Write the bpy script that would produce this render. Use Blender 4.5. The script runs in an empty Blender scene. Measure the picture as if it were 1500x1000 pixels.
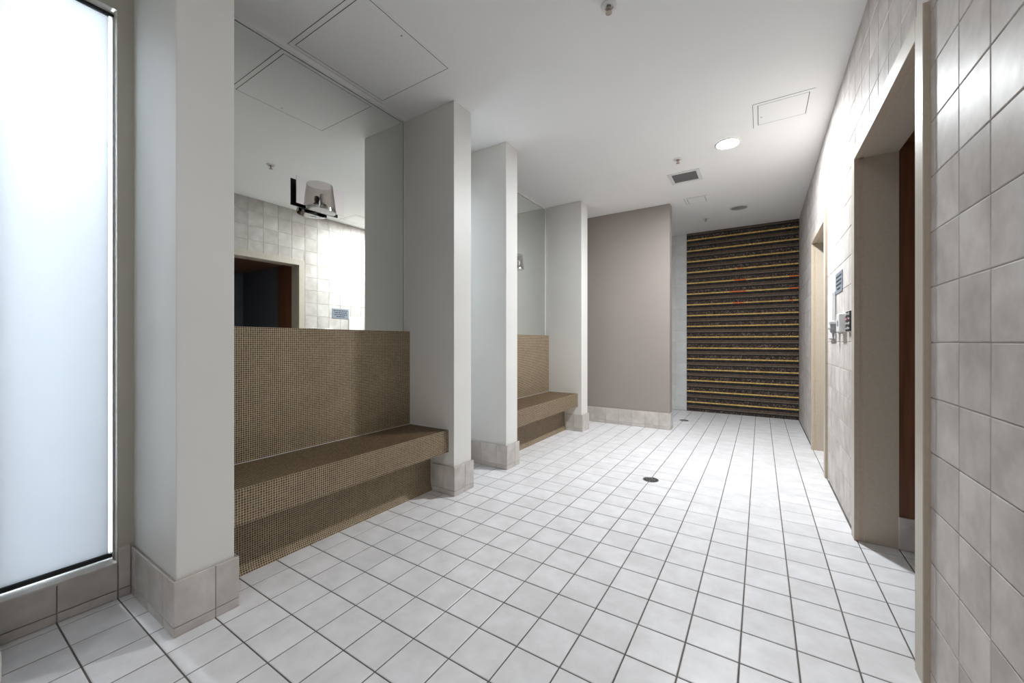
import bpy, math, random
import numpy as np
from mathutils import Vector, Matrix

random.seed(7)
rng = np.random.default_rng(7)
SC = bpy.context.scene
COL = SC.collection

# ------------------------------------------------------------------ camera
cam_d = bpy.data.cameras.new('camera')
cam = bpy.data.objects.new('camera', cam_d)
COL.objects.link(cam)
CAM_H = 1.0899
YAW = 0.5595
cam.location = (0, 0, CAM_H)
cam.rotation_euler = (math.pi / 2, 0, YAW)
cam_d.sensor_width = 36.0
cam_d.lens = 569.98 / 1500 * 36.0
cam_d.shift_x = -7.21 / 1500
cam_d.shift_y = 0.41 / 1500
cam_d.clip_start = 0.02
SC.camera = cam

# ------------------------------------------------------------------ world, exposure
w = bpy.data.worlds.new('world')
SC.world = w
w.use_nodes = True
w.node_tree.nodes['Background'].inputs[0].default_value = (0.5, 0.5, 0.5, 1)
w.node_tree.nodes['Background'].inputs[1].default_value = 0.0
vs = SC.view_settings
vs.view_transform = 'Standard'
vs.look = 'None'
vs.gamma = 1
vs.use_curve_mapping = False
vs.exposure = 0.08
SC.cycles.use_denoising = True
SC.cycles.max_bounces = 14
SC.cycles.diffuse_bounces = 8
SC.cycles.glossy_bounces = 6
SC.cycles.transparent_max_bounces = 12
SC.cycles.sample_clamp_indirect = 6.0
SC.cycles.caustics_reflective = False
SC.cycles.caustics_refractive = False

LAMP_MAIN = 1350.0      # emission of the downlight diffusers
FILL_NEAR = 100.0  # added fill above the camera
FILL_REAR = 220.0  # added fill behind the camera
LAMP_WINDOW = 36.0    # watts of the bare lamp behind each frosted window
WINDOW_FILL = 29.0    # watts of the unseen area light added to even out the window glow
LAMP_DIFF_COL = (0.93, 0.97, 1.0)
LAMP_WIN_COL = (0.84, 0.93, 1.0)

# ------------------------------------------------------------------ dimensions
T = 0.17                       # floor tile pitch
GX, GY = 0.1086, 0.1613        # floor joint offsets
CEIL = 2.80
XR = 0.453                     # right wall face
YB = 6.67                      # back wall face
YF = -2.3                      # wall behind the camera
XL = -2.34                     # wall face behind the mirrors
XA = -2.32                     # wall face in the window alcoves
XP = -1.84                     # front of pillars
WZ0, WZP = 0.053, 0.1725       # wall tile rows
cY, sY = math.cos(YAW), math.sin(YAW)


def project(X, Y, Z):
    r = X * cY + Y * sY
    f = -X * sY + Y * cY
    if f < 0.05:
        return None
    return 757.21 + 569.98 * r / f, 500.41 - 569.98 * (Z - CAM_H) / f


def quad_area(pts):
    q = []
    for p in pts:
        s = project(*p)
        if s is None:
            return 0.0
        q.append((min(max(s[0], 0), 1500), min(max(s[1], 0), 1000)))
    a = 0
    for i in range(len(q)):
        x1, y1 = q[i]
        x2, y2 = q[(i + 1) % len(q)]
        a += x1 * y2 - x2 * y1
    return abs(a) / 2


# ------------------------------------------------------------------ materials
M = {}


def new_mat(name):
    m = bpy.data.materials.new(name)
    m.use_nodes = True
    nt = m.node_tree
    b = nt.nodes['Principled BSDF']
    M[name] = m
    return m, nt, b


def nd(nt, typ, **kw):
    n = nt.nodes.new(typ)
    for k, v in kw.items():
        setattr(n, k, v)
    return n


def lk(nt, a, b):
    nt.links.new(a, b)


def plain(name, col, rough=0.5, metal=0.0, spec=0.5, noise=0.0, nscale=3.0, bump=0.0, bscale=200.0):
    m, nt, b = new_mat(name)
    b.inputs['Roughness'].default_value = rough
    b.inputs['Metallic'].default_value = metal
    b.inputs['Specular IOR Level'].default_value = spec
    b.inputs['Base Color'].default_value = (*col, 1)
    geo = nd(nt, 'ShaderNodeNewGeometry')
    if noise:
        n = nd(nt, 'ShaderNodeTexNoise')
        n.inputs['Scale'].default_value = nscale
        n.inputs['Detail'].default_value = 4
        lk(nt, geo.outputs['Position'], n.inputs['Vector'])
        mr = nd(nt, 'ShaderNodeMapRange')
        mr.inputs['From Min'].default_value = 0.3
        mr.inputs['From Max'].default_value = 0.7
        mr.inputs['To Min'].default_value = 1 - noise
        mr.inputs['To Max'].default_value = 1 + noise
        lk(nt, n.outputs['Fac'], mr.inputs['Value'])
        vm = nd(nt, 'ShaderNodeVectorMath', operation='SCALE')
        vm.inputs[0].default_value = col
        lk(nt, mr.outputs['Result'], vm.inputs['Scale'])
        lk(nt, vm.outputs['Vector'], b.inputs['Base Color'])
    if bump:
        n2 = nd(nt, 'ShaderNodeTexNoise')
        n2.inputs['Scale'].default_value = bscale
        n2.inputs['Detail'].default_value = 2
        lk(nt, geo.outputs['Position'], n2.inputs['Vector'])
        bp = nd(nt, 'ShaderNodeBump')
        bp.inputs['Strength'].default_value = bump
        bp.inputs['Distance'].default_value = 0.002
        lk(nt, n2.outputs['Fac'], bp.inputs['Height'])
        lk(nt, bp.outputs['Normal'], b.inputs['Normal'])
    return m


def tile_mat(name, c1, c2, rough, var, mscale, bump, bscale, spec=0.5, rvar=0.08):
    """glazed tile: cloudy two-tone mottling plus a shift from tile to tile"""
    m, nt, b = new_mat(name)
    geo = nd(nt, 'ShaderNodeNewGeometry')
    oi = nd(nt, 'ShaderNodeObjectInfo')
    sc = nd(nt, 'ShaderNodeVectorMath', operation='SCALE')
    sc.inputs[0].default_value = (13.0, 7.0, 5.0)
    lk(nt, oi.outputs['Random'], sc.inputs['Scale'])
    ad = nd(nt, 'ShaderNodeVectorMath', operation='ADD')
    lk(nt, geo.outputs['Position'], ad.inputs[0])
    lk(nt, sc.outputs['Vector'], ad.inputs[1])
    n = nd(nt, 'ShaderNodeTexNoise')
    n.inputs['Scale'].default_value = mscale
    n.inputs['Detail'].default_value = 6
    n.inputs['Roughness'].default_value = 0.6
    lk(nt, ad.outputs['Vector'], n.inputs['Vector'])
    cr = nd(nt, 'ShaderNodeValToRGB')
    cr.color_ramp.elements[0].position = 0.33
    cr.color_ramp.elements[0].color = (*c1, 1)
    cr.color_ramp.elements[1].position = 0.68
    cr.color_ramp.elements[1].color = (*c2, 1)
    lk(nt, n.outputs['Fac'], cr.inputs['Fac'])
    mr = nd(nt, 'ShaderNodeMapRange')
    mr.inputs['To Min'].default_value = 1 - var
    mr.inputs['To Max'].default_value = 1 + var
    lk(nt, oi.outputs['Random'], mr.inputs['Value'])
    vm = nd(nt, 'ShaderNodeVectorMath', operation='SCALE')
    lk(nt, cr.outputs['Color'], vm.inputs[0])
    lk(nt, mr.outputs['Result'], vm.inputs['Scale'])
    lk(nt, vm.outputs['Vector'], b.inputs['Base Color'])
    b.inputs['Specular IOR Level'].default_value = spec
    n2 = nd(nt, 'ShaderNodeTexNoise')
    n2.inputs['Scale'].default_value = bscale
    n2.inputs['Detail'].default_value = 3
    lk(nt, ad.outputs['Vector'], n2.inputs['Vector'])
    rr = nd(nt, 'ShaderNodeMapRange')
    rr.inputs['To Min'].default_value = max(0.02, rough - rvar)
    rr.inputs['To Max'].default_value = rough + rvar
    lk(nt, n2.outputs['Fac'], rr.inputs['Value'])
    lk(nt, rr.outputs['Result'], b.inputs['Roughness'])
    bp = nd(nt, 'ShaderNodeBump')
    bp.inputs['Strength'].default_value = bump
    bp.inputs['Distance'].default_value = 0.004
    lk(nt, n2.outputs['Fac'], bp.inputs['Height'])
    lk(nt, bp.outputs['Normal'], b.inputs['Normal'])
    return m


def rnd_mat(name, stops, rough, metal=0.0, spec=0.5, coat=0.0):
    """small tesserae: colour picked per piece from a ramp through the face attribute rnd"""
    m, nt, b = new_mat(name)
    at = nd(nt, 'ShaderNodeAttribute')
    at.attribute_name = 'rnd'
    cr = nd(nt, 'ShaderNodeValToRGB')
    cr.color_ramp.interpolation = 'LINEAR'
    while len(cr.color_ramp.elements) < len(stops):
        cr.color_ramp.elements.new(0.5)
    for e, (p, c) in zip(cr.color_ramp.elements, stops):
        e.position = p
        e.color = (*c, 1)
    lk(nt, at.outputs['Fac'], cr.inputs['Fac'])
    lk(nt, cr.outputs['Color'], b.inputs['Base Color'])
    b.inputs['Roughness'].default_value = rough
    b.inputs['Metallic'].default_value = metal
    b.inputs['Specular IOR Level'].default_value = spec
    b.inputs['Coat Weight'].default_value = coat
    return m


def emit_mat(name, col, strength):
    m, nt, b = new_mat(name)
    nt.nodes.remove(b)
    e = nd(nt, 'ShaderNodeEmission')
    e.inputs[0].default_value = (*col, 1)
    e.inputs[1].default_value = strength
    lk(nt, e.outputs[0], nt.nodes['Material Output'].inputs[0])
    return m


tile_mat('floor_tile', (0.67, 0.66, 0.668), (0.79, 0.785, 0.805), 0.36, 0.035, 9.0, 0.10, 40.0, 0.45)
plain('floor_grout', (0.13, 0.115, 0.105), 0.85, noise=0.25, nscale=6)
tile_mat('wall_tile', (0.475, 0.432, 0.40), (0.655, 0.625, 0.60), 0.42, 0.07, 6.5, 0.06, 16.0, 0.025, 0.06)
plain('wall_grout', (0.62, 0.58, 0.54), 0.8)
tile_mat('skirting_tile', (0.45, 0.412, 0.38), (0.59, 0.555, 0.525), 0.34, 0.05, 10.0, 0.03, 30.0, 0.4)
plain('skirting_grout', (0.36, 0.32, 0.28), 0.85)
tile_mat('white_tile', (0.60, 0.61, 0.60), (0.68, 0.69, 0.68), 0.25, 0.03, 6.0, 0.06, 20.0)
plain('white_grout', (0.50, 0.50, 0.49), 0.8)
plain('white_paint', (0.70, 0.69, 0.66), 0.45, noise=0.025, nscale=2.5, bump=0.12, bscale=350)
plain('ceiling_paint', (0.86, 0.86, 0.85), 0.6, noise=0.012, nscale=1.5, bump=0.06, bscale=300)
plain('taupe_paint', (0.30, 0.262, 0.242), 0.5, noise=0.02, nscale=2.0, bump=0.08, bscale=350)
plain('alcove_paint', (0.46, 0.43, 0.375), 0.5, noise=0.04, nscale=4.0, bump=0.1, bscale=350)
plain('mosaic_grout', (0.60, 0.49, 0.335), 0.8, noise=0.1, nscale=8)
rnd_mat('mosaic', [(0.0, (0.078, 0.050, 0.026)), (0.5, (0.118, 0.078, 0.042)), (1.0, (0.17, 0.117, 0.066))], 0.35, spec=0.4)
plain('bench_grout_dark', (0.12, 0.09, 0.06), 0.8)
rnd_mat('gold', [(0.0, (0.76, 0.49, 0.14)), (0.8, (0.97, 0.70, 0.25)), (0.84, (0.90, 0.30, 0.09)), (1.0, (0.95, 0.20, 0.05))], 0.36, metal=0.5)
rnd_mat('black_glass', [(0, (0.006, 0.006, 0.008)), (1, (0.018, 0.018, 0.024))], 0.12)
rnd_mat('brown_glass', [(0, (0.095, 0.060, 0.038)), (1, (0.13, 0.086, 0.056))], 0.22)
rnd_mat('taupe_glass', [(0, (0.155, 0.118, 0.08)), (1, (0.20, 0.156, 0.108))], 0.25)
rnd_mat('speckle_glass', [(0, (0.008, 0.006, 0.006)), (0.5, (0.065, 0.040, 0.031)), (0.85, (0.14, 0.09, 0.07)), (1, (0.36, 0.28, 0.23))], 0.12)
plain('strip_grout', (0.035, 0.03, 0.026), 0.8)
plain('frame_face', (0.53, 0.48, 0.41), 0.42, spec=0.3, noise=0.03, nscale=20)
plain('frame_side', (0.46, 0.375, 0.29), 0.42, noise=0.06, nscale=60)
plain('frame_lining', (0.45, 0.39, 0.315), 0.38, noise=0.05, nscale=90)
plain('aluminium', (0.62, 0.63, 0.64), 0.28, metal=0.9)
plain('chrome', (0.75, 0.76, 0.78), 0.08, metal=1.0)
plain('black_gasket', (0.012, 0.013, 0.016), 0.5)
plain('dark_reveal', (0.05, 0.043, 0.03), 0.7)
plain('white_metal', (0.70, 0.70, 0.685), 0.4)
plain('gap_black', (0.03, 0.028, 0.025), 0.8)
plain('white_plastic', (0.80, 0.80, 0.80), 0.35)
plain('grey_plastic', (0.30, 0.31, 0.33), 0.4)
plain('black_plastic', (0.018, 0.02, 0.026), 0.3)
plain('sconce_black', (0.035, 0.04, 0.046), 0.4)
plain('sign_grey', (0.22, 0.25, 0.29), 0.45)
plain('ink', (0.03, 0.035, 0.05), 0.6)
plain('red_plastic', (0.6, 0.06, 0.05), 0.4)
plain('grille_grey', (0.20, 0.20, 0.205), 0.6)
plain('bronze', (0.40, 0.36, 0.30), 0.3, metal=0.7)
plain('drain_metal', (0.30, 0.30, 0.31), 0.3, metal=0.9)
plain('lightbox_white', (0.88, 0.89, 0.90), 0.8)
plain('lens_grey', (0.30, 0.31, 0.29), 0.35)
plain('slate_paint', (0.12, 0.13, 0.16), 0.5)
emit_mat('diffuser_lit', LAMP_DIFF_COL, LAMP_MAIN)
emit_mat('diffuser_fill_near', LAMP_DIFF_COL, FILL_NEAR)
emit_mat('diffuser_fill_rear', LAMP_DIFF_COL, FILL_REAR)


def wood_mat():
    m, nt, b = new_mat('red_wood')
    geo = nd(nt, 'ShaderNodeNewGeometry')
    mp = nd(nt, 'ShaderNodeMapping')
    mp.inputs['Scale'].default_value = (28, 28, 1.6)
    lk(nt, geo.outputs['Position'], mp.inputs['Vector'])
    n = nd(nt, 'ShaderNodeTexNoise')
    n.inputs['Scale'].default_value = 1.6
    n.inputs['Detail'].default_value = 6
    lk(nt, mp.outputs['Vector'], n.inputs['Vector'])
    cr = nd(nt, 'ShaderNodeValToRGB')
    cr.color_ramp.elements[0].position = 0.3
    cr.color_ramp.elements[0].color = (0.105, 0.038, 0.016, 1)
    cr.color_ramp.elements[1].position = 0.7
    cr.color_ramp.elements[1].color = (0.19, 0.074, 0.032, 1)
    lk(nt, n.outputs['Fac'], cr.inputs['Fac'])
    lk(nt, cr.outputs['Color'], b.inputs['Base Color'])
    b.inputs['Roughness'].default_value = 0.35


wood_mat()


def mirror_mat(name, col, rough=0.0):
    m, nt, b = new_mat(name)
    nt.nodes.remove(b)
    g = nd(nt, 'ShaderNodeBsdfGlossy')
    g.inputs['Color'].default_value = (*col, 1)
    g.inputs['Roughness'].default_value = rough
    lk(nt, g.outputs[0], nt.nodes['Material Output'].inputs[0])


mirror_mat('mirror', (0.87, 0.90, 0.865))
mirror_mat('plate_mirror', (0.86, 0.85, 0.86), 0.02)


def smoke_glass():
    m, nt, b = new_mat('smoke_glass')
    nt.nodes.remove(b)
    tr = nd(nt, 'ShaderNodeBsdfTransparent')
    tr.inputs[0].default_value = (0.84, 0.825, 0.81, 1)
    gl = nd(nt, 'ShaderNodeBsdfGlossy')
    gl.inputs['Roughness'].default_value = 0.04
    lw = nd(nt, 'ShaderNodeLayerWeight')
    fr = nd(nt, 'ShaderNodeMath', operation='POWER')
    lk(nt, lw.outputs['Facing'], fr.inputs[0])
    fr.inputs[1].default_value = 3.5
    mx = nd(nt, 'ShaderNodeMixShader')
    lk(nt, fr.outputs[0], mx.inputs[0])
    lk(nt, tr.outputs[0], mx.inputs[1])
    lk(nt, gl.outputs[0], mx.inputs[2])
    lk(nt, mx.outputs[0], nt.nodes['Material Output'].inputs[0])


smoke_glass()


def frosted_glass():
    m, nt, b = new_mat('frosted_glass')
    nt.nodes.remove(b)
    tr = nd(nt, 'ShaderNodeBsdfTranslucent')
    tr.inputs[0].default_value = (0.47, 0.473, 0.48, 1)
    df = nd(nt, 'ShaderNodeBsdfDiffuse')
    df.inputs[0].default_value = (0.55, 0.57, 0.60, 1)
    mx = nd(nt, 'ShaderNodeMixShader')
    mx.inputs[0].default_value = 0.25
    lk(nt, tr.outputs[0], mx.inputs[1])
    lk(nt, df.outputs[0], mx.inputs[2])
    lk(nt, mx.outputs[0], nt.nodes['Material Output'].inputs[0])


frosted_glass()

# ------------------------------------------------------------------ object helpers


def tag(o, label=None, cat=None, group=None, kind=None):
    if label:
        o['label'] = label
    if cat:
        o['category'] = cat
    if group:
        o['group'] = group
    if kind:
        o['kind'] = kind
    return o


def empty(name, loc, label=None, cat=None, group=None, kind=None):
    o = bpy.data.objects.new(name, None)
    COL.objects.link(o)
    o.location = loc
    o.empty_display_size = 0.1
    return tag(o, label, cat, group, kind)


def link(name, me, parent=None, loc=None):
    o = bpy.data.objects.new(name, me)
    COL.objects.link(o)
    if parent is not None:
        o.parent = parent
        pl = parent_world(parent)
        o.location = Vector(loc if loc else (0, 0, 0)) - pl
    else:
        o.location = loc if loc else (0, 0, 0)
    return o


def parent_world(p):
    v = Vector((0, 0, 0))
    while p is not None:
        v += p.location
        p = p.parent
    return v


class MB:
    """collects shapes in world coordinates and links them as one mesh"""

    def __init__(s):
        s.v, s.f, s.mi = [], [], []
        s.mats = []

    def mat(s, name):
        if name not in s.mats:
            s.mats.append(name)
        return s.mats.index(name)

    def add(s, vs_, fs, mat):
        k = s.mat(mat)
        b = len(s.v)
        s.v += [tuple(p) for p in vs_]
        for f in fs:
            s.f.append(tuple(b + i for i in f))
            s.mi.append(k)

    def box(s, x0, x1, y0, y1, z0, z1, mat):
        vs_ = [(x, y, z) for z in (z0, z1) for y in (y0, y1) for x in (x0, x1)]
        s.add(vs_, [(0, 2, 3, 1), (4, 5, 7, 6), (0, 1, 5, 4), (2, 6, 7, 3), (0, 4, 6, 2), (1, 3, 7, 5)], mat)

    def cbox(s, x0, x1, y0, y1, z0, z1, mat, c=0.003):
        """box with all edges chamfered"""
        xs, ys, zs = (x0, x1), (y0, y1), (z0, z1)
        c = min(c, (x1 - x0) / 2.01, (y1 - y0) / 2.01, (z1 - z0) / 2.01)
        vs_, idx = [], {}
        for i in (0, 1):
            for j in (0, 1):
                for k in (0, 1):
                    sx, sy, sz = (1, -1)[i] * c, (1, -1)[j] * c, (1, -1)[k] * c
                    p = (xs[i], ys[j], zs[k])
                    idx[i, j, k, 0] = len(vs_); vs_.append((p[0], p[1] + sy, p[2] + sz))
                    idx[i, j, k, 1] = len(vs_); vs_.append((p[0] + sx, p[1], p[2] + sz))
                    idx[i, j, k, 2] = len(vs_); vs_.append((p[0] + sx, p[1] + sy, p[2]))
        fs = []
        I = lambda i, j, k, a: idx[i, j, k, a]
        for i in (0, 1):
            fs.append([I(i, 0, 0, 0), I(i, 1, 0, 0), I(i, 1, 1, 0), I(i, 0, 1, 0)])
            fs.append([I(0, i, 0, 1), I(1, i, 0, 1), I(1, i, 1, 1), I(0, i, 1, 1)])
            fs.append([I(0, 0, i, 2), I(1, 0, i, 2), I(1, 1, i, 2), I(0, 1, i, 2)])
            for j in (0, 1):
                fs.append([I(i, j, 0, 0), I(i, j, 1, 0), I(i, j, 1, 1), I(i, j, 0, 1)])
                fs.append([I(i, 0, j, 0), I(i, 1, j, 0), I(i, 1, j, 2), I(i, 0, j, 2)])
                fs.append([I(0, i, j, 1), I(1, i, j, 1), I(1, i, j, 2), I(0, i, j, 2)])
                for k in (0, 1):
                    fs.append([I(i, j, k, 0), I(i, j, k, 1), I(i, j, k, 2)])
        # orient outward
        ctr = Vector(((x0 + x1) / 2, (y0 + y1) / 2, (z0 + z1) / 2))
        out = []
        for f in fs:
            p = [Vector(vs_[i]) for i in f]
            n = (p[1] - p[0]).cross(p[2] - p[0])
            m_ = sum(p, Vector()) / len(p)
            out.append(f if n.dot(m_ - ctr) > 0 else f[::-1])
        s.add(vs_, out, mat)

    def lathe(s, prof, ctr, mat, n=32, axis='z', half=False):
        """revolve (r, h) profile about a vertical axis through ctr"""
        rows = []
        vs_ = []
        for r, h in prof:
            if r < 1e-6:
                rows.append([len(vs_)] * n)
                vs_.append((0, 0, h))
            else:
                rows.append(list(range(len(vs_), len(vs_) + n)))
                for k in range(n):
                    a = (math.pi * k / (n - 1) - math.pi / 2) if half else 2 * math.pi * k / n
                    vs_.append((r * math.cos(a), r * math.sin(a), h))
        if axis == 'x':
            vs_ = [(z, x, y) for x, y, z in vs_]
        vs_ = [(p[0] + ctr[0], p[1] + ctr[1], p[2] + ctr[2]) for p in vs_]
        fs = []
        for a, b in zip(rows[:-1], rows[1:]):
            for k in range(n - 1 if half else n):
                k2 = (k + 1) % n
                f = [a[k], a[k2], b[k2], b[k]]
                g = []
                for i in f:
                    if i not in g:
                        g.append(i)
                if len(g) >= 3:
                    fs.append(g)
        s.add(vs_, fs, mat)

    def build(s, name, parent=None, origin=None, smooth=False, kind=None):
        me = bpy.data.meshes.new(name)
        o_ = Vector(origin) if origin is not None else Vector((0, 0, 0))
        me.from_pydata([tuple(Vector(p) - o_) for p in s.v], [], s.f)
        for n in s.mats:
            me.materials.append(M[n])
        me.polygons.foreach_set('material_index', s.mi)
        if smooth:
            me.shade_smooth()
            try:
                me.set_sharp_from_angle(angle=math.radians(35))
            except Exception:
                pass
        me.update()
        ob = link(name, me, parent, tuple(o_))
        if kind:
            ob['kind'] = kind
        return ob


def one(name, parent, mat, *box, c=0.0, kind=None):
    """one box-shaped part"""
    b = MB()
    if c:
        b.cbox(*box, mat, c)
    else:
        b.box(*box, mat)
    org = ((box[0] + box[1]) / 2, (box[2] + box[3]) / 2, box[4])
    return b.build(name, parent, org, kind=kind)


TILE_CACHE = {}


def tile_geo(u, v, t, ch=0.0022):
    """raised piece in local u, v, n axes, centred, base at n = 0"""
    a, b = u / 2, v / 2
    vs_ = [(-a, -b, 0), (a, -b, 0), (a, b, 0), (-a, b, 0),
           (-a, -b, t - ch * .6), (a, -b, t - ch * .6), (a, b, t - ch * .6), (-a, b, t - ch * .6),
           (-a + ch, -b + ch, t), (a - ch, -b + ch, t), (a - ch, b - ch, t), (-a + ch, b - ch, t)]
    fs = []
    for i in range(4):
        j = (i + 1) % 4
        fs.append((i, j, 4 + j, 4 + i))
        fs.append((4 + i, 4 + j, 8 + j, 8 + i))
    fs.append((8, 9, 10, 11))
    return vs_, fs


AXES = {  # orientation: columns u, v, n (right handed)
    'z': ((1, 0, 0), (0, 1, 0), (0, 0, 1)),
    '-x': ((0, -1, 0), (0, 0, 1), (-1, 0, 0)),
    'x': ((0, 1, 0), (0, 0, 1), (1, 0, 0)),
    '-y': ((1, 0, 0), (0, 0, 1), (0, -1, 0)),
    'y': ((-1, 0, 0), (0, 0, 1), (0, 1, 0)),
}


def tile_mesh(u, v, t, ori, mat):
    key = (round(u, 4), round(v, 4), round(t, 4), ori, mat)
    if key not in TILE_CACHE:
        vs_, fs = tile_geo(u, v, t)
        U, V, N = [Vector(a) for a in AXES[ori]]
        me = bpy.data.meshes.new('tile')
        me.from_pydata([tuple(U * p[0] + V * p[1] + N * p[2]) for p in vs_], [], fs)
        me.materials.append(M[mat])
        TILE_CACHE[key] = me
    return TILE_CACHE[key]


def put_tile(name, parent, u, v, t, ori, mat, centre, tilt=0.0):
    o = link(name, tile_mesh(u, v, t, ori, mat), parent, centre)
    if tilt:
        o.rotation_euler = (random.gauss(0, tilt), random.gauss(0, tilt), random.gauss(0, tilt))
    return o


def tile_cells(a0, a1, off, pitch):
    """joint positions between a0 and a1 on a grid, as (start, end) cells"""
    k = math.floor((a0 - off) / pitch)
    out = []
    x = off + k * pitch
    while x < a1 - 1e-6:
        lo, hi = max(x, a0), min(x + pitch, a1)
        if hi - lo > 0.012:
            out.append((lo, hi))
        x += pitch
    return out


def stuff_tiles(name, parent, cells, ori, mat, t):
    """the remaining pieces of a field joined into one part"""
    U, V, N = [np.array(a, float) for a in AXES[ori]]
    vs_, fs = [], []
    for (u, v, c) in cells:
        g, ff = tile_geo(u, v, t)
        b = len(vs_)
        c = np.array(c)
        vs_ += [tuple(c + U * p[0] + V * p[1] + N * p[2]) for p in g]
        fs += [tuple(b + i for i in f) for f in ff]
    me = bpy.data.meshes.new(name)
    me.from_pydata(vs_, [], fs)
    me.materials.append(M[mat])
    o = link(name, me, parent, None)
    o['kind'] = 'stuff'
    return o


def mosaic_patch(origin, U, V, N, lu, lv, pu, pv, gap, h, tilt=0.0, edge=0.0):
    """arrays for a field of tesserae on a rectangle: verts, quads, one random value per piece"""
    nu, nv = max(1, round(lu / pu)), max(1, round(lv / pv))
    pu, pv = lu / nu, lv / nv
    iu, iv = np.meshgrid(np.arange(nu), np.arange(nv), indexing='ij')
    cu = ((iu + 0.5) * pu).ravel()
    cv = ((iv + 0.5) * pv).ravel()
    n = len(cu)
    a, b = (pu - gap) / 2, (pv - gap) / 2
    i_ = min(0.0007, a * .3)
    base = np.array([(-a, -b), (a, -b), (a, b), (-a, b)])
    top = np.array([(-a + i_, -b + i_), (a - i_, -b + i_), (a - i_, b - i_), (-a + i_, b - i_)])
    P = np.zeros((n, 8, 3))
    P[:, :4, 0] = cu[:, None] + base[:, 0]
    P[:, :4, 1] = cv[:, None] + base[:, 1]
    P[:, 4:, 0] = cu[:, None] + top[:, 0]
    P[:, 4:, 1] = cv[:, None] + top[:, 1]
    P[:, 4:, 2] = h
    if tilt:
        tx, ty = rng.normal(0, tilt, n), rng.normal(0, tilt, n)
        P[:, 4:, 2] += tx[:, None] * top[:, 0] + ty[:, None] * top[:, 1]
    U, V, N, O = [np.array(q, float) for q in (U, V, N, origin)]
    W = O + P[..., 0:1] * U + P[..., 1:2] * V + P[..., 2:3] * N
    q = np.array([(0, 1, 5, 4), (1, 2, 6, 5), (2, 3, 7, 6), (3, 0, 4, 7), (4, 5, 6, 7)])
    F = (np.arange(n)[:, None, None] * 8 + q[None]).reshape(-1, 4)
    return W.reshape(-1, 3), F, rng.random(n), cu, cv


def mosaic_object(name, patches, mat, parent, origin, kind='stuff'):
    vs_, fs, rn = [], [], []
    b = 0
    for (W, F, r) in patches:
        vs_.append(W)
        fs.append(F + b)
        rn.append(np.repeat(r, 5))
        b += len(W)
    V = np.concatenate(vs_) - np.array(origin)
    F = np.concatenate(fs)
    R = np.concatenate(rn).astype(np.float32)
    me = bpy.data.meshes.new(name)
    me.vertices.add(len(V))
    me.vertices.foreach_set('co', V.astype(np.float32).ravel())
    me.loops.add(F.size)
    me.loops.foreach_set('vertex_index', F.ravel().astype(np.int32))
    me.polygons.add(len(F))
    me.polygons.foreach_set('loop_start', np.arange(0, F.size, 4, dtype=np.int32))
    me.polygons.foreach_set('loop_total', np.full(len(F), 4, dtype=np.int32))
    at = me.attributes.new('rnd', 'FLOAT', 'FACE')
    at.data.foreach_set('value', R)
    me.materials.append(M[mat])
    me.update(calc_edges=True)
    me.validate()
    o = link(name, me, parent, origin)
    if kind:
        o['kind'] = kind
    return o


# ================================================================== STRUCTURE
# ---- floor: grout bed with single tiles let in
fb = MB()
fb.box(-3.4, XR + 1.6, YF - 0.1, YB + 0.1, -0.12, -0.0025, 'floor_grout')
floor = fb.build('floor', kind='structure')
cells = []
for (x0, x1) in tile_cells(-2.42, XR + 1.55, GX, T):
    for (y0, y1) in tile_cells(YF, YB, GY, T):
        cx, cy = (x0 + x1) / 2, (y0 + y1) / 2
        if cx > XR + 0.02 and not (1.2 < cy < 2.80 or 3.95 < cy < 4.95):
            continue
        g = 0.0052
        a = quad_area([(x0, y0, 0), (x1, y0, 0), (x1, y1, 0), (x0, y1, 0)])
        if cx < -1.86 or cx > XR:
            a *= 0.15
        cells.append((a, x1 - x0 - g, y1 - y0 - g, (cx, cy, -0.0045)))
cells.sort(key=lambda c: -c[0])
for a, u, v, c in cells[:300]:
    put_tile('tile', floor, u, v, 0.0045, 'z', 'floor_tile', c, 0.0012)
stuff_tiles('tile_field', floor, [c[1:] for c in cells[300:]], 'z', 'floor_tile', 0.0045)

# ---- ceiling
cb = MB()
cb.box(-3.4, XR + 1.6, YF - 0.1, YB + 0.1, CEIL, CEIL + 0.12, 'ceiling_paint')
ceiling = cb.build('ceiling', kind='structure')

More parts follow.
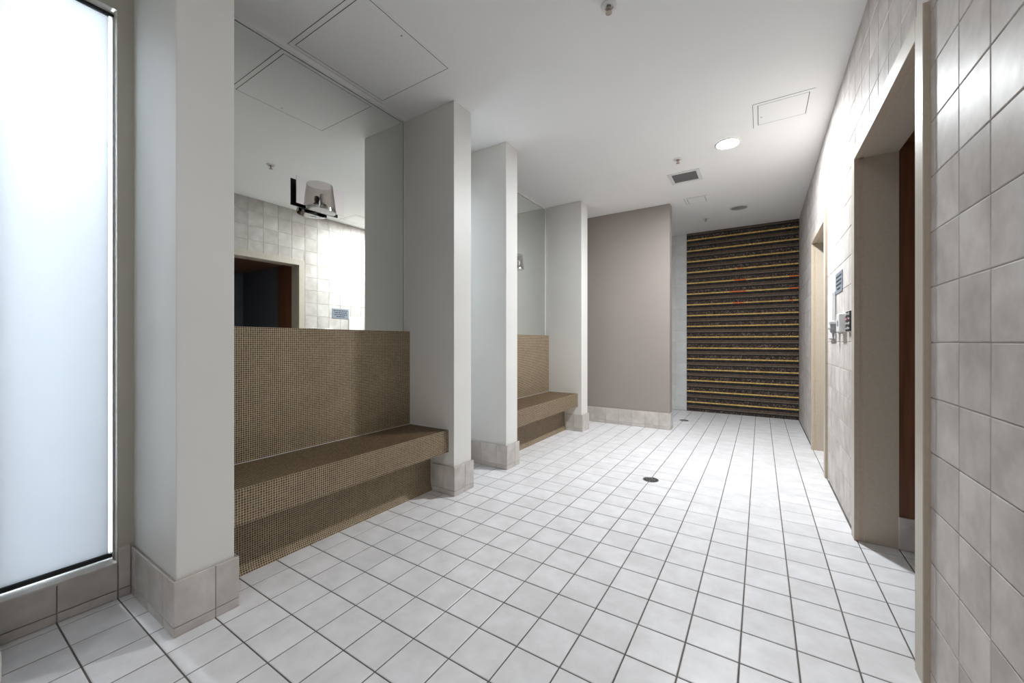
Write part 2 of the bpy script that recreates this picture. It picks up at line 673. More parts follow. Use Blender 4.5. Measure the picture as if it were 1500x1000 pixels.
# ---- right wall with two door openings, tiled
DOORS = [(1.800, 2.795, 2.090), (4.010, 4.905, 2.075)]     # clear opening y0, y1, head
FW = 0.073
wb = MB()
XB = XR + 0.004
WT = 0.155
edges = [YF - 0.1]
for y0, y1, h in DOORS:
    wb.box(XB, XB + WT, edges[-1], y0 - 0.02, 0, CEIL, 'wall_grout')
    wb.box(XB, XB + WT, y0 - 0.02, y1 + 0.02, h + 0.02, CEIL, 'wall_grout')
    edges.append(y1 + 0.02)
wb.box(XB, XB + WT, edges[-1], YB + 0.1, 0, CEIL, 'wall_grout')
wall_right = wb.build('wall_right', kind='structure')
cells = []
for (y0, y1) in tile_cells(YF, YB, GY, T):
    for (z0, z1) in tile_cells(0.002, CEIL, WZ0, WZP):
        pieces = [(y0, y1, z0, z1)]
        for d0, d1, h in DOORS:
            e0, e1, e2 = d0 - FW + 0.004, d1 + FW - 0.004, h + FW - 0.004
            nxt = []
            for (a, b, c, d) in pieces:
                if b <= e0 or a >= e1 or c >= e2:
                    nxt.append((a, b, c, d))
                    continue
                if a < e0:
                    nxt.append((a, e0, c, d))
                if b > e1:
                    nxt.append((e1, b, c, d))
                if d > e2:
                    nxt.append((max(a, e0), min(b, e1), max(c, e2), d))
            pieces = nxt
        for (a, b, c, d) in pieces:
            if b - a < 0.014 or d - c < 0.014:
                continue
            g = 0.0032
            ar = quad_area([(XR, a, c), (XR, b, c), (XR, b, d), (XR, a, d)])
            cells.append((ar, b - a - g, d - c - g, (XB, (a + b) / 2, (c + d) / 2)))
cells.sort(key=lambda c: -c[0])
for a, u, v, c in cells[:300]:
    put_tile('tile', wall_right, u, v, 0.004, '-x', 'wall_tile', c, 0.0016)
stuff_tiles('tile_field', wall_right, [c[1:] for c in cells[300:]], '-x', 'wall_tile', 0.004)

# ---- back wall: white tiles, then the striped glass feature
bb = MB()
bb.box(-2.45, XR + 0.2, YB + 0.004, YB + 0.14, 0, CEIL, 'white_grout')
wall_back = bb.build('wall_back', kind='structure')
XS0 = -0.994
for (x0, x1) in tile_cells(-1.52, XS0, XS0 - 4 * T, T):
    for (z0, z1) in tile_cells(0.002, CEIL, WZ0, WZP):
        put_tile('tile', wall_back, x1 - x0 - .002, z1 - z0 - .0025, 0.004, '-y', 'white_tile', ((x0 + x1) / 2, YB + 0.004, (z0 + z1) / 2), 0.001)
sb = MB()
sb.box(XS0, XR, YB - 0.006, YB + 0.004, 0, CEIL, 'strip_grout')
backing = sb.build('strip_backing', wall_back)
LW = XR - 0.002 - XS0
PER = 0.1698
ZG0 = 0.143
# from a gold line's centre downward: (name, material, start, end, relief, tilt, piece width)
SEQ = [('gold_strip', 'gold', -0.0105, 0.0105, 0.007, 0.10, 0.022),
       ('black_strip', 'black_glass', 0.0115, 0.0475, 0.003, 0.03, 0.022),
       ('brown_strip', 'brown_glass', 0.0485, 0.0755, 0.0035, 0.03, 0.022),
       ('taupe_strip', 'taupe_glass', 0.0765, 0.0935, 0.0035, 0.03, 0.022),
       ('black_strip', 'black_glass', 0.0945, 0.1125, 0.003, 0.03, 0.022),
       ('speckled_strip', 'speckle_glass', 0.1135, 0.1345, 0.004, 0.10, 0.011),
       ('speckled_strip', 'speckle_glass', 0.1350, 0.1583, 0.004, 0.10, 0.011)]
for r in range(-1, 17):
    zc = ZG0 + (16 - r) * PER - PER
    for (nm, mt, a, b, rel, tl, pw) in SEQ:
        z1, z0 = min(zc - a, CEIL - 0.001), max(zc - b, 0.002)
        if z1 - z0 < 0.006:
            continue
        W, F, R, cu, cv = mosaic_patch((XS0 + 0.001, YB - 0.006, z0), (1, 0, 0), (0, 0, 1), (0, -1, 0), LW, z1 - z0, pw,
                                       (z1 - z0) if mt != 'speckle_glass' else 0.011, 0.0012, rel, tl)
        if mt == 'gold':
            R = R * 0.78
            # runs of copper-red pieces sit in a few of the gold lines
            runs = {3: [(.49, .53)], 4: [(.45, .56), (.93, 1.0)], 5: [(.42, .56), (.92, 1.0)], 6: [(.44, .54), (.93, .95)]}.get(r, [])
            fr = cu / LW
            for (p, q) in runs:
                s_ = (fr > p) & (fr < q)
                R[s_] = 0.84 + 0.16 * rng.random(s_.sum())
        mosaic_object(nm, [(W, F, R)], mt, wall_back, (XS0, YB - 0.006, z0), kind=None)

# ---- left wall (bays carry mirrors, alcoves carry frosted windows)
PILLARS = [(-0.060, 0.148), (0.553, 0.742), (2.098, 2.292), (2.765, 2.945), (4.414, 4.605)]
ALC = [(0.148, 0.553, 0.190, 0.500), (2.292, 2.765, 2.345, 2.712)]    # alcove y0, y1, window y0, y1
WIN_Z0, WIN_Z1 = 0.155, 2.50
lb = MB()
lb.box(-2.45, XL, YF - 0.1, -0.06, 0, CEIL, 'white_paint')
lb.box(-2.45, XL, -0.06, 0.148, 0, CEIL, 'white_paint')
lb.box(-2.45, XL, 0.553, 2.292, 0, CEIL, 'white_paint')
lb.box(-2.45, XL, 2.765, YB + 0.1, 0, CEIL, 'white_paint')
for (a0, a1, w0, w1) in ALC:
    lb.box(-2.45, XA, a0, w0, 0, CEIL, 'alcove_paint')
    lb.box(-2.45, XA, w1, a1, 0, CEIL, 'alcove_paint')
    lb.box(-2.45, XA, w0, w1, WIN_Z1, CEIL, 'alcove_paint')
    lb.box(-2.45, XA, w0, w1, 0, WIN_Z0 - 0.012, 'alcove_paint')
wall_left = lb.build('wall_left', kind='structure')
for (a0, a1, w0, w1) in ALC:
    # skirting below the window: upright tiles, a low strip under them, taller stubs beside the opening
    for (y0, y1) in tile_cells(a0 + 0.012, a1 - 0.012, GY, T):
        top = WIN_Z0 - 0.004
        segs = [(y0, min(y1, w1), top), (max(y0, w1), y1, 0.215)]
        for (s0, s1, zt) in segs:
            if s1 - s0 < 0.012:
                continue
            put_tile('skirting_tile', wall_left, s1 - s0 - .003, zt - 0.040, 0.012, 'x', 'skirting_tile', (XA, (s0 + s1) / 2, (zt + 0.040) / 2))
            put_tile('skirting_strip', wall_left, s1 - s0 - .003, 0.034, 0.012, 'x', 'skirting_tile', (XA, (s0 + s1) / 2, 0.019))

fbk = MB()
fbk.box(-2.45, XR + 0.2, YF - 0.12, YF, 0, CEIL, 'white_paint')
wall_front = fbk.build('wall_front', kind='structure')

# ---- room behind the near door
CX0 = XB + WT
cb = MB()
cb.box(CX0, 0.98, 2.800, 2.86, 0, 2.5, 'red_wood')
cb.box(0.98, 2.0, 2.805, 2.86, 0, 2.5, 'slate_paint')
wall_cub = cb.build('wall_cubicle_side', kind='structure')
for k in range(2):
    x0 = CX0 + k * T
    put_tile('skirting_tile', wall_cub, T - .003, 0.168, 0.010, '-y', 'skirting_tile', (x0 + T / 2, 2.800, 0.086))
cb = MB(); cb.box(2.0, 2.06, 1.2, 2.86, 0, 2.5, 'slate_paint'); cb.build('wall_cubicle_end', kind='structure')
cb = MB(); cb.box(CX0, 2.06, 1.14, 1.2, 0, 2.5, 'slate_paint'); cb.build('wall_cubicle_near', kind='structure')
cb = MB(); cb.box(CX0, 2.06, 1.14, 2.86, 2.13, 2.17, 'red_wood'); cb.build('ceiling_cubicle', kind='structure')


def door_frame(n, y0, y1, h, leaf):
    d = empty('door_%d' % n, (XR, (y0 + y1) / 2, 0), kind='structure')
    xf = XR - 0.018
    xi = CX0 + 0.004
    for (a, b, s) in ((y0 - FW, y0, 1), (y1, y1 + FW, -1)):
        m = MB()
        m.cbox(xf, xf + 0.004, a, b, 0.001, h + FW, 'frame_face', 0.0012)
        m.box(xf + 0.003, XR + 0.006, a + 0.0005, b - 0.0005, 0.001, h + FW - 0.0005, 'frame_side')
        m.build('architrave', d, (xf, (a + b) / 2, 0))
    m = MB()
    m.cbox(xf, xf + 0.004, y0, y1, h, h + FW, 'frame_face', 0.0012)
    m.box(xf + 0.003, XR + 0.006, y0, y1, h + 0.0005, h + FW - 0.0005, 'frame_side')
    m.build('head_architrave', d, (xf, (y0 + y1) / 2, h))
    # jamb linings with a rebate line near the face
    for (a, b) in ((y0 - 0.02, y0), (y1, y1 + 0.02)):
        m = MB()
        m.box(XR + 0.006, XR + 0.024, a + (0.004 if a > y0 else 0), b - (0.004 if a < y0 else 0), 0.001, h, 'frame_side')
        m.box(XR + 0.024, xi, a, b, 0.001, h, 'frame_lining')
        m.build('jamb_lining', d, (XR, (a + b) / 2, 0))
    m = MB()
    m.box(XR + 0.006, XR + 0.024, y0 - 0.02, y1 + 0.02, h + 0.004, h + 0.02, 'frame_side')
    m.box(XR + 0.024, xi, y0 - 0.02, y1 + 0.02, h, h + 0.02, 'frame_lining')
    m.build('head_lining', d, (XR, (y0 + y1) / 2, h))
    if leaf:
        lf = MB()
        lf.cbox(xi - 0.045, xi - 0.005, y0 + 0.003, y1 - 0.003, 0.006, h - 0.003, 'frame_face', 0.002)
        l = lf.build('door_leaf', d, (xi, (y0 + y1) / 2, 0))
        hb = MB()
        hb.cbox(xi - 0.055, xi - 0.045, y0 + 0.05, y0 + 0.09, 0.95, 1.12, 'aluminium', 0.003)
        hb.cbox(xi - 0.085, xi - 0.075, y0 + 0.06, y0 + 0.17, 1.04, 1.06, 'aluminium', 0.004)
        hb.cbox(xi - 0.080, xi - 0.050, y0 + 0.06, y0 + 0.08, 1.04, 1.06, 'aluminium', 0.004)
        hb.build('door_handle', l, (xi - .045, y0 + .07, 1.05))
    return d


door_frame(1, *DOORS[0], False)
door_frame(2, *DOORS[1], True)

# ---- windows with light boxes behind
for n, (a0, a1, w0, w1) in enumerate(ALC):
    wn = empty('window_%d' % (n + 1), (XA, (w0 + w1) / 2, WIN_Z0), kind='structure')
    xg = -2.375
    g = MB(); g.box(xg - 0.008, xg, w0 + 0.006, w1 - (0.015 if n == 0 else 0.006), WIN_Z0 + 0.020, WIN_Z1 - 0.012, 'frosted_glass')
    g.build('glass', wn, (xg, w0, WIN_Z0))
    g = MB()
    g.cbox(xg - 0.012, xg + 0.006, w0, w1 - 0.006, WIN_Z0 + 0.006, WIN_Z0 + 0.016, 'aluminium', 0.001)
    g.cbox(xg - 0.010, xg + 0.010, w0, w1 - 0.006, WIN_Z0 + 0.010, WIN_Z0 + 0.027, 'black_gasket', 0.001)
    g.build('bottom_channel', wn, (xg, w0, WIN_Z0))
    one('head_channel', wn, 'black_gasket', xg - 0.012, xg + 0.01, w0, w1, WIN_Z1 - 0.014, WIN_Z1, c=.001)
    one('side_channel', wn, 'aluminium', -2.60, xg + 0.016, w1 - 0.006, w1, WIN_Z0, WIN_Z1 - 0.014, c=.001)
    s = MB()
    s.cbox(-2.44, XA + 0.012, w0, w1, WIN_Z0 - 0.012, WIN_Z0 + 0.001, 'skirting_tile', 0.002)
    s.build('sill', wn, (XA, w0, WIN_Z0))
    # white box that holds the lamp behind the glass
    m = MB()
    X0, Y0, Y1 = -3.35, w0 - 0.25, w1 + 0.25
    m.box(X0 - .02, X0, Y0, Y1, 0, CEIL, 'lightbox_white')
    m.box(X0, -2.452, Y0 - .02, Y0, 0, CEIL, 'lightbox_white')
    m.box(X0, -2.452, Y1, Y1 + .02, 0, CEIL, 'lightbox_white')
    m.box(X0, -2.452, Y0, Y1, 0, 0.02, 'lightbox_white')
    m.box(-2.46, -2.452, Y0, w0, 0, CEIL, 'lightbox_white')
    m.box(-2.46, -2.452, w1, Y1, 0, CEIL, 'lightbox_white')
    m.build('light_box', wn, (X0, w0, 0))
    ld = bpy.data.lights.new('window_lamp', 'POINT')
    ld.energy = LAMP_WINDOW * (1.0 if n == 0 else 1.3)
    ld.color = LAMP_WIN_COL
    ld.shadow_soft_size = 0.006
    lo = bpy.data.objects.new('window_lamp', ld)
    COL.objects.link(lo)
    lo.parent = wn
    lo.location = Vector((-2.85, w1 - 0.035, 2.12)) - wn.location
    ad = bpy.data.lights.new('window_glow_fill', 'AREA')  # added area light, spreads the glow down the glass
    ad.shape = 'RECTANGLE'
    ad.size, ad.size_y = 2.3, 0.30
    ad.energy = WINDOW_FILL * (1.0 if n == 0 else 1.3)
    ad.color = LAMP_WIN_COL
    ao = bpy.data.objects.new('window_glow_fill', ad)
    COL.objects.link(ao)
    ao.parent = wn
    ao.rotation_euler = (0, -math.pi / 2, 0)
    ao.location = Vector((-3.32, (w0 + w1) / 2, 1.30)) - wn.location

# ================================================================== PILLARS
PL = ['white pillar on the near side of the lit frosted window, at the frame edge',
      'nearest white pillar with beige skirting between frosted window and mosaic bench',
      'white pillar at the far end of the nearer mosaic bench',
      'white pillar at the near end of the farther mosaic bench',
      'white pillar beside the taupe partition, at the end of the farther bench']
for i, (y0, y1) in enumerate(PILLARS):
    p = empty('pillar', (XP, (y0 + y1) / 2, 0), PL[i], 'pillar', 'white pillars along the bays')
    b = MB()
    b.cbox(XL - 0.0, XP, y0, y1, 0.001, CEIL - 0.001, 'white_paint', 0.0025)
    b.build('shaft', p, (XP, (y0 + y1) / 2, 0))
    o = 0.012
    H0, H1 = 0.037, 0.205
    # front tiles
    core = MB()
    core.box(XP, XP + o - .004, y0 - o + .004, y1 + o - .004, 0.001, H1 - .003, 'skirting_grout')
    core.box(-2.043 if i in (2, 4) else XA + .014, XP, y0 - o + .004, y0 - .0002, 0.001, H1 - .003, 'skirting_grout')
    core.box(-2.043 if i in (1, 3) else XA + .014, XP, y1 + .0002, y1 + o - .004, 0.001, H1 - .003, 'skirting_grout')
    core.build('skirting_bed', p, (XP, (y0 + y1) / 2, 0))
    for (a, c) in tile_cells(y0 - o, y1 + o, GY, T):
        put_tile('skirting_tile', p, c - a - .002, H1 - H0 - .0015, o - .008 + .004, 'x', 'skirting_tile', (XP + .008, (a + c) / 2, (H0 + H1) / 2))
        put_tile('skirting_strip', p, c - a - .002, H0 - .0035, o - .008 + .004, 'x', 'skirting_tile', (XP + .008, (a + c) / 2, H0 / 2))
    bench_side_lo = (i == 2 or i == 4)      # a bench meets this pillar on its near face
    bench_side_hi = (i == 1 or i == 3)
    for side, ori, yy, bench in (('near', '-y', y0 - o + .004, bench_side_lo), ('far', 'y', y1 + o - .004, bench_side_hi)):
        xs = -2.045 if bench else XA + .012
        for (a, c) in tile_cells(xs, XP + o, GX, T):
            put_tile('skirting_tile', p, c - a - .002, H1 - H0 - .0015, .004, ori, 'skirting_tile', ((a + c) / 2, yy, (H0 + H1) / 2))
            put_tile('skirting_strip', p, c - a - .002, H0 - .0035, .004, ori, 'skirting_tile', ((a + c) / 2, yy, H0 / 2))

# ================================================================== TAUPE PARTITION
py0, py1, px1 = 5.083, 5.215, -0.952
pt = empty('partition_wall', (px1, py0, 0), 'full-height taupe painted partition with pale skirting before the striped wall', 'partition')
b = MB()
b.cbox(XL, px1, py0, py1, 0.001, CEIL - 0.001, 'taupe_paint', 0.003)
b.build('panel', pt, (px1, py0, 0))
o = 0.012
core = MB()
core.box(XL + .001, px1 + o - .004, py0 - o + .004, py1 + o - .004, 0.001, 0.204, 'skirting_grout')
core.build('skirting_bed', pt, (px1, py0, 0))
for (a, c) in tile_cells(XL, px1 + o, GX, T):
    put_tile('skirting_tile', pt, c - a - .002, 0.166, .004, '-y', 'skirting_tile', ((a + c) / 2, py0 - o + .004, 0.1215))
    put_tile('skirting_strip', pt, c - a - .002, 0.0335, .004, '-y', 'skirting_tile', ((a + c) / 2, py0 - o + .004, 0.0195))
put_tile('skirting_tile', pt, py1 - py0 + 2 * o - .002, 0.166, .004, 'x', 'skirting_tile', (px1 + o - .004, (py0 + py1) / 2, 0.1215))
put_tile('skirting_strip', pt, py1 - py0 + 2 * o - .002, 0.0335, .004, 'x', 'skirting_tile', (px1 + o - .004, (py0 + py1) / 2, 0.0195))

# ================================================================== MOSAIC BENCHES
PITCH = 0.0108
BL = ['nearer brown mosaic bench with tall mosaic backrest under the large mirror',
      'farther brown mosaic bench half hidden behind a white pillar']
BAYS = [(0.742, 2.098), (2.945, 4.414)]
for i, (y0, y1) in enumerate(BAYS):
    y0 += 0.0005; y1 -= 0.0005
    L = y1 - y0
    XF, XBK, XRS = -1.890, -2.285, -2.068
    ZS, ZB, ZT = 0.459, 0.303, 1.168
    t = empty('tiled_bench', (XF, (y0 + y1) / 2, 0), BL[i], 'bench', 'mosaic benches in the bays')
    org = (XF, (y0 + y1) / 2, 0)
    g, hh = 0.0020, 0.0013
    # backrest
    m = MB(); m.box(XL + .0005, XBK, y0, y1, ZB, ZT, 'mosaic_grout')
    bk = m.build('backrest', t, (XBK, (y0 + y1) / 2, ZS))
    P = [mosaic_patch((XBK, y0, ZS + .002), (0, 1, 0), (0, 0, 1), (1, 0, 0), L, ZT - ZS - .002, PITCH, PITCH, g, hh)[:3],
         mosaic_patch((XL + .008, y0, ZT), (1, 0, 0), (0, 1, 0), (0, 0, 1), XBK - XL - .008, L, PITCH, PITCH, g, hh)[:3]]
    mosaic_object('mosaic', P, 'mosaic', bk, (XBK, (y0 + y1) / 2, ZS))
    # seat slab
    m = MB(); m.box(XBK + .0002, XF, y0, y1, ZB, ZS, 'mosaic_grout')
    st = m.build('seat', t, (XF, (y0 + y1) / 2, ZB))
    P = [mosaic_patch((XBK + .002, y0, ZS), (1, 0, 0), (0, 1, 0), (0, 0, 1), XF - XBK - .002, L, PITCH, PITCH, g, hh)[:3],
         mosaic_patch((XF, y0, ZB), (0, 1, 0), (0, 0, 1), (1, 0, 0), L, ZS - ZB, PITCH, PITCH, g, hh)[:3]]
    mosaic_object('mosaic', P, 'mosaic', st, (XF, (y0 + y1) / 2, ZB))
    # riser with a small cove at the floor
    m = MB()
    m.box(-2.20, XRS, y0, y1, 0.0005, ZB, 'mosaic_grout')
    cv = [(XRS, 0.075), (XRS + .004, 0.045), (XRS + .012, 0.018), (XRS + .022, 0.0005)]
    for (xa, za), (xb, zb) in zip(cv[:-1], cv[1:]):
        m.add([(xa, y0, za), (xa, y1, za), (xb, y1, zb), (xb, y0, zb)], [(0, 3, 2, 1)], 'mosaic_grout')
    rs = m.build('riser', t, (XRS, (y0 + y1) / 2, 0))
    P = [mosaic_patch((XRS, y0, 0.075), (0, 1, 0), (0, 0, 1), (1, 0, 0), L, ZB - 0.075, PITCH, PITCH, g, hh)[:3]]
    for (xa, za), (xb, zb) in zip(cv[:-1], cv[1:]):
        d = np.array([xa - xb, 0, za - zb]); ln = np.linalg.norm(d); d /= ln
        nrm = np.array([d[2], 0, -d[0]])
        P.append(mosaic_patch((xb, y0, zb), (0, 1, 0), tuple(d), tuple(nrm), L, ln, PITCH, PITCH, g, hh)[:3])
    mosaic_object('mosaic', P, 'mosaic', rs, (XRS, (y0 + y1) / 2, 0))
    # pale sealant where seat meets back and pillars
    one('sealant', t, 'white_metal', XBK, XBK + .004, y0, y1, ZS, ZS + .004)
    one('sealant', t, 'white_metal', XBK + .001, XF + .001, y1 - .003, y1 - .0002, ZS, ZS + .004)

# ================================================================== MIRRORS
ML = ['large frameless wall mirror above the nearer mosaic bench', 'narrow visible wall mirror above the farther mosaic bench']
for i, (y0, y1) in enumerate(BAYS):
    t = empty('wall_mirror', (XL, (y0 + y1) / 2, 1.17), ML[i], 'mirror', 'mirrors over the benches')
    a, c, z0, z1 = y0 + 0.006, y1 - 0.022, 1.1705, CEIL - 0.026
    m = MB(); m.box(XL + .0005, XL + .0055, a, c, z0, z1, 'mirror')
    m.build('glass', t, (XL, a, z0))
    one('edge_bead', t, 'black_gasket', XL + .0005, XL + .0062, c, c + .0022, z0, z1)
    one('edge_bead', t, 'black_gasket', XL + .0005, XL + .0062, a, c + .0022, z1, z1 + .0022)
    one('edge_trim', t, 'white_metal', XL + .0005, XL + .009, c + .004, c + .012, z0, z1 + .012)
    one('edge_trim', t, 'white_metal', XL + .0005, XL + .009, a, c + .004, z1 + .004, z1 + .012)

# ================================================================== SCONCES
SL = ['wall sconce with smoked glass shade on the large near mirror', 'wall sconce peeping out beside the pillar on the far mirror']
for i, yc in enumerate((1.397, 3.660)):
    t = empty('wall_sconce', (-2.32, yc, 1.98), SL[i], 'wall lamp', 'sconces on the mirrors')
    xm = XL + .0055
    y0, y1, z0, z1 = yc - .153, yc + .153, 1.904, 2.064
    m = MB()
    m.cbox(-2.3035, -2.299, y0, y1, z0, z1, 'plate_mirror', .0008)
    m.build('mirror_plate', t, (-2.3, yc, z0))
    m = MB()
    m.box(-2.3065, -2.3037, y0 + .001, y1 - .004, z0 + .001, z1 - .001, 'sconce_black')
    m.box(xm + .0002, -2.3065, yc - .05, yc + .05, 1.95, 2.02, 'sconce_black')
    m.build('back_box', t, (-2.31, yc, z0))
    ys = yc - .012
    cx = -2.2988                      # the half shade stands against the mirrored plate
    m = MB()
    m.lathe([(.0925, 1.892), (.0730, 2.052), (.0700, 2.052), (.0895, 1.892), (.0925, 1.892)], (cx, ys, 0), 'smoke_glass', 40, half=True)
    m.build('lamp_shade', t, (cx, ys, 1.892), smooth=True)
    m = MB()
    m.lathe([(0.0, 1.884), (.070, 1.884), (.0895, 1.886), (.0895, 1.904), (.084, 1.908), (.030, 1.910), (0.020, 1.912), (0.020, 1.935), (0, 1.935)], (cx, ys, 0), 'chrome', 40, half=True)
    m.build('lamp_base', t, (cx, ys, 1.884), smooth=True)
    for k in range(3):
        a = -math.pi / 3 + k * math.pi / 3
        m = MB()
        q = (cx + .055 * math.cos(a), ys + .055 * math.sin(a), 0)
        m.lathe([(0, 1.908), (.009, 1.908), (.009, 1.922), (0, 1.924)], q, 'black_plastic', 12)
        m.build('screw_cap', t, (q[0], q[1], 1.908))
    m = MB()
    m.lathe([(0, 1.935), (.010, 1.935), (.012, 1.950), (.017, 1.970), (.013, 1.987), (0, 1.994)], (cx + .030, ys, 0), 'white_plastic', 20)
    m.build('bulb', t, (cx + .03, ys, 1.935), smooth=True)

# ================================================================== CEILING FITTINGS


def downlight(loc, r, mat, label, lit=True, name='downlight'):
    t = empty(name, loc, label, 'downlight' if lit else 'ceiling light', 'round ceiling fittings')
    z = loc[2]
    m = MB()
    m.lathe([(r + .016, z - .0005), (r + .016, z - .004), (r + .011, z - .0075), (r + .001, z - .0075), (r - .001, z - .003), (r - .001, z - .0005)], loc[:2] + (0,), 'white_metal', 48)
    m.build('trim_ring', t, loc, smooth=True)
    m = MB()
    if lit:
        m.lathe([(r - .001, z - .004), (r * .6, z - .0065), (0, z - .0075)], loc[:2] + (0,), mat, 48)
    else:
        m.lathe([(r - .001, z - .002), (r * .85, z - .001), (0, z - .001)], loc[:2] + (0,), mat, 48)
    m.build('diffuser', t, loc, smooth=True)
    return t


downlight((-0.240, 3.81, CEIL), 0.084, 'diffuser_lit', 'bright round ceiling downlight, the only lit fitting in view')
downlight((-0.235, 5.71, CEIL), 0.090, 'lens_grey', 'unlit round ceiling fitting with grey lens near the striped wall', lit=False, name='ceiling_fitting')
downlight((-0.240, -0.10, CEIL), 0.084, 'diffuser_fill_near', 'unseen fill downlight added in the ceiling straight above the camera')  # invented fitting, brightens the near floor and pillars
downlight((-0.240, -1.75, CEIL), 0.084, 'diffuser_fill_rear', 'unseen fill downlight added in the ceiling well behind the camera')  # invented fitting, lifts the shaded pillar faces and benches


def access_panel(x0, x1, y0, y1, fr, label, keyhole=None, sides=(1, 1, 1, 1)):
    t = empty('access_panel', ((x0 + x1) / 2, (y0 + y1) / 2, CEIL), label, 'ceiling panel', 'access hatches in the ceiling')
    z = CEIL
    m = MB()
    for (a, b, c, d) in ((x0, x1, y0, y0 + fr), (x0, x1, y1 - fr, y1), (x0, x0 + fr, y0 + fr, y1 - fr), (x1 - fr, x1, y0 + fr, y1 - fr)):
        m.box(a, b, c, d, z - .0016, z - .0003, 'ceiling_paint')
    m.build('hatch_frame', t, ((x0 + x1) / 2, (y0 + y1) / 2, z))
    m = MB()
    m.box(x0 + fr, x1 - fr, y0 + fr, y1 - fr, z - .0008, z - .0003, 'gap_black')
    w_ = .003
    m.box(x0 - w_, x0, y0 - w_, y1 + w_, z - .0008, z - .0003, 'gap_black')
    m.box(x0, x1, y0 - w_, y0, z - .0008, z - .0003, 'gap_black')
    m.build('shadow_gap', t, ((x0 + x1) / 2, (y0 + y1) / 2, z))
    g = .0042
    d = one('hatch_door', t, 'ceiling_paint', x0 + fr + g, x1 - fr - g, y0 + fr + g, y1 - fr - g, z - .0018, z - .0008)
    if keyhole:
        m = MB()
        m.lathe([(0, z - .0026), (.005, z - .0026), (.006, z - .0018)], (keyhole[0], keyhole[1], 0), 'bronze', 16)
        m.build('lock', d, (keyhole[0], keyhole[1], z - .004))


access_panel(-2.299, -1.630, 1.196, 1.860, 0.025, 'large square white access hatch in the ceiling above the near bench', (-1.70, 1.50))
access_panel(-0.047, 0.315, 3.288, 3.645, 0.028, 'small square white access hatch in the ceiling beside the lit downlight', (0.005, 3.50))
access_panel(-0.778, -0.528, 5.015, 5.265, 0.026, 'tiny white access hatch in the ceiling next to the taupe partition')

t = empty('vent_grille', (-0.663, 4.34, CEIL), 'white ceiling exhaust vent with grey mesh centre', 'vent')
x0, x1, y0, y1 = -0.815, -0.512, 4.195, 4.492
m = MB()
for (a, b, c, d) in ((x0, x1, y0, y0 + .036), (x0, x1, y1 - .036, y1), (x0, x0 + .036, y0 + .036, y1 - .036), (x1 - .036, x1, y0 + .036, y1 - .036)):
    m.cbox(a, b, c, d, CEIL - .007, CEIL - .0003, 'white_metal', .002)
m.build('grille_frame', t, (-.663, 4.34, CEIL))
one('mesh_core', t, 'grille_grey', x0 + .036, x1 - .036, y0 + .036, y1 - .036, CEIL - .002, CEIL - .0003)
for k in range(14):
    yy = y0 + .044 + k * (y1 - y0 - .088) / 13
    one('louvre', t, 'grille_grey', x0 + .036, x1 - .036, yy - .004, yy + .004, CEIL - .005, CEIL - .0022)

SPL = ['ceiling sprinkler nearest the camera, in front of the large hatch', 'ceiling sprinkler between the exhaust vent and the lit downlight', 'ceiling sprinkler nearest the striped back wall']
for i, (x, y) in enumerate(((-0.655, 1.926), (-0.657, 3.890), (-0.645, 5.970))):
    z = CEIL
    t = empty('sprinkler', (x, y, z), SPL[i], 'sprinkler', 'fire sprinklers on the ceiling')
    m = MB()
    m.lathe([(.040, z - .0004), (.040, z - .003), (.030, z - .009), (.022, z - .010), (.021, z - .003), (0, z - .003)], (x, y, 0), 'white_metal', 36)
    m.build('escutcheon', t, (x, y, z), smooth=True)
    m = MB()
    m.lathe([(.012, z - .003), (.012, z - .014), (.008, z - .018), (.0, z - .018)], (x, y, 0), 'bronze', 20)
    for s in (-1, 1):
        m.box(x + s * .008 - .0015, x + s * .008 + .0015, y - .002, y + .002, z - .036, z - .014, 'bronze')
    m.lathe([(0, z - .018), (.0022, z - .018), (.0022, z - .036), (0, z - .036)], (x, y, 0), 'red_plastic', 10)
    m.build('sprinkler_head', t, (x, y, z), smooth=True)
    m = MB()
    m.lathe([(0, z - .0355), (.006, z - .036), (.0165, z - .0375), (.0165, z - .039), (0, z - .0395)], (x, y, 0), 'bronze', 24)
    m.build('deflector', t, (x, y, z - .036), smooth=True)

# ================================================================== FLOOR DRAINS
DL = ['round metal floor drain in the middle of the tiled floor', 'round floor drain near the end of the taupe partition']
for i, (x, y, r) in enumerate(((-0.736, 3.168, 0.060), (-0.900, 5.805, 0.060))):
    t = empty('floor_drain', (x, y, 0), DL[i], 'drain', 'floor drains')
    m = MB()
    m.lathe([(r, 0.0002), (r, .0022), (r - .006, .0028), (r - .008, .0012), (r - .008, .0004)], (x, y, 0), 'drain_metal', 40)
    m.build('rim', t, (x, y, 0), smooth=True)
    m = MB()
    m.lathe([(r - .007, .0006), (0, .0006)], (x, y, 0), 'gap_black', 40)
    m.build('well', t, (x, y, 0))
    m = MB()
    for k in range(12):
        a = 2 * math.pi * k / 12
        d = Vector((math.cos(a), math.sin(a), 0)); n = Vector((-d.y, d.x, 0))
        wd = .0045 if k % 3 == 0 else .002
        q0, q1 = .010, r - .006
        pts = []
        for zz in (.0008, .0022):
            pts += [Vector((x, y, zz)) + d * q0 - n * wd, Vector((x, y, zz)) + d * q1 - n * wd, Vector((x, y, zz)) + d * q1 + n * wd, Vector((x, y, zz)) + d * q0 + n * wd]
        m.add(pts, [(4, 5, 6, 7), (0, 1, 5, 4), (1, 2, 6, 5), (2, 3, 7, 6), (3, 0, 4, 7)], 'drain_metal')
    for rr in (.012, .034):
        m.lathe([(rr - .003, .0008), (rr - .003, .0023), (rr + .003, .0023), (rr + .003, .0008)], (x, y, 0), 'drain_metal', 32)
    m.build('grate', t, (x, y, 0))

# ================================================================== WALL DEVICES BETWEEN THE DOORS
XW = XR - 0.0002
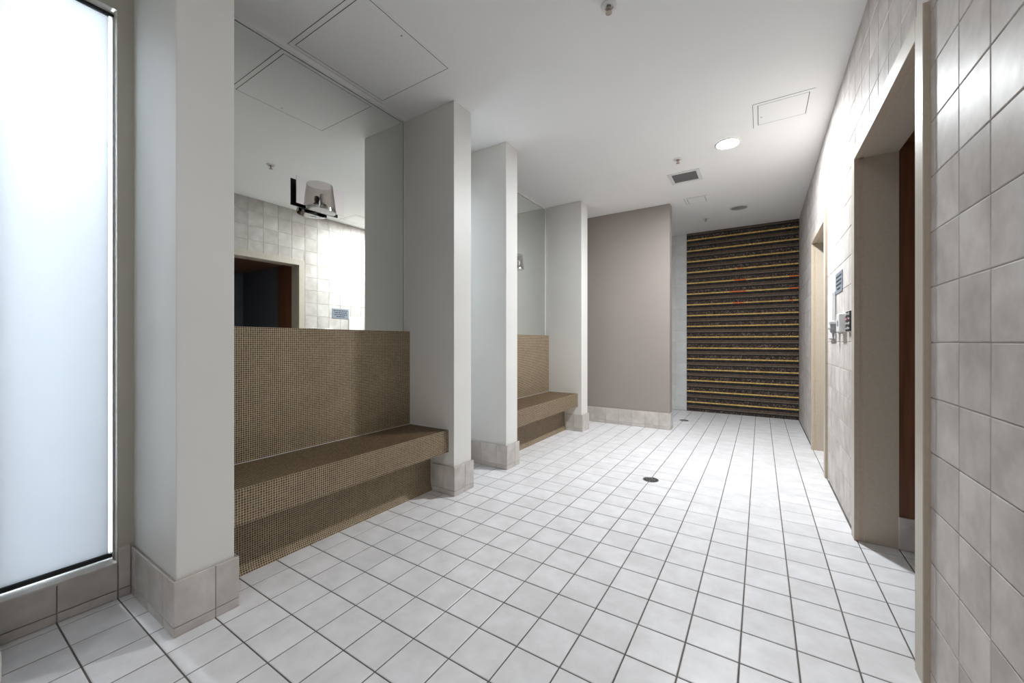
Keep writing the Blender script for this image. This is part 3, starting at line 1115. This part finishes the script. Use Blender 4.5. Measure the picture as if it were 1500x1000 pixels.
# sign
t = empty('wall_sign', (XW, 3.395, 1.49), 'grey notice plate with four dark text lines between the doorways', 'sign')
one('plate', t, 'sign_grey', XW - .004, XW, 3.266, 3.526, 1.422, 1.562, c=.001)
random.seed(3)
for k in range(4):
    zc = 1.562 - .028 - k * .028
    half = (.105, .098, .105, .062)[k]
    m = MB()
    y = 3.396 + half
    while y > 3.396 - half:
        wl = random.choice((.014, .022, .030, .038))
        wl = min(wl, y - (3.396 - half))
        if wl > .005:
            m.box(XW - .0046, XW - .0038, y - wl, y, zc - .0065, zc + .0065, 'ink')
        y -= wl + .007
    m.build('text_line', t, (XW - .004, 3.396, zc))

# black control keypad
t = empty('control_keypad', (XW, 2.998, 1.21), 'black control keypad with pale symbols and a red indicator', 'control panel')
one('case', t, 'black_plastic', XW - .016, XW, 2.932, 3.064, 1.152, 1.272, c=.004)
one('mounting_box', t, 'white_plastic', XW - .006, XW, 2.926, 3.070, 1.147, 1.277, c=.002)
for r_ in range(4):
    for c_ in range(3):
        yy = 3.042 - c_ * .044
        zz = 1.254 - r_ * .028
        mt = 'red_plastic' if (r_, c_) == (1, 1) else 'white_plastic'
        m = MB()
        if (r_ + c_) % 2 == 0:
            m.lathe([(0, -.0185), (.007, -.0185), (.008, -.015)], (XW, yy, zz), mt, 16, axis='x')
        else:
            m.box(XW - .0175, XW - .015, yy - .011, yy + .011, zz - .004, zz + .004, mt)
        m.build('button', t, (XW - .016, yy, zz))

# white wall control box
t = empty('switch_box', (XW, 3.21, 1.21), 'white wall switch box next to the black keypad', 'switch')
one('case', t, 'white_plastic', XW - .034, XW, 3.145, 3.275, 1.150, 1.270, c=.006)
one('face_panel', t, 'grey_plastic', XW - .0352, XW - .0335, 3.185, 3.235, 1.190, 1.225, c=.0005)
one('cable_gland', t, 'bronze', XW - .024, XW - .008, 3.165, 3.195, 1.140, 1.150, c=.003)

# soap dispenser
t = empty('soap_dispenser', (XW, 3.37, 1.2), 'small grey soap dispenser with white collar below the notice plate', 'dispenser')
one('backplate', t, 'grey_plastic', XW - .008, XW, 3.350, 3.430, 1.148, 1.268, c=.003)
m = MB()
m.lathe([(0, 1.150), (.014, 1.150), (.020, 1.160), (.020, 1.205), (.017, 1.212), (0, 1.212)], (XW - .030, 3.402, 0), 'grey_plastic', 24)
m.build('body', t, (XW - .030, 3.402, 1.15), smooth=True)
m = MB()
m.lathe([(0, 1.212), (.023, 1.212), (.025, 1.218), (.025, 1.228), (.022, 1.232), (0, 1.232)], (XW - .032, 3.402, 0), 'white_plastic', 24)
m.build('collar', t, (XW - .032, 3.402, 1.212), smooth=True)
m = MB()
m.lathe([(0, 1.098), (.003, 1.100), (.008, 1.150), (0, 1.150)], (XW - .032, 3.402, 0), 'grey_plastic', 16)
m.build('nozzle', t, (XW - .032, 3.402, 1.1), smooth=True)

# paper towel dispenser
t = empty('towel_dispenser', (XW, 3.64, 1.28), 'slim white paper towel dispenser on the wall next to the far doorway', 'dispenser')
one('case', t, 'white_plastic', XW - .016, XW, 3.520, 3.770, 1.110, 1.452, c=.006)
one('front_cover', t, 'white_plastic', XW - .021, XW - .0155, 3.530, 3.760, 1.190, 1.442, c=.002)
one('paper_slot', t, 'grey_plastic', XW - .013, XW - .003, 3.56, 3.72, 1.106, 1.111, c=.001)
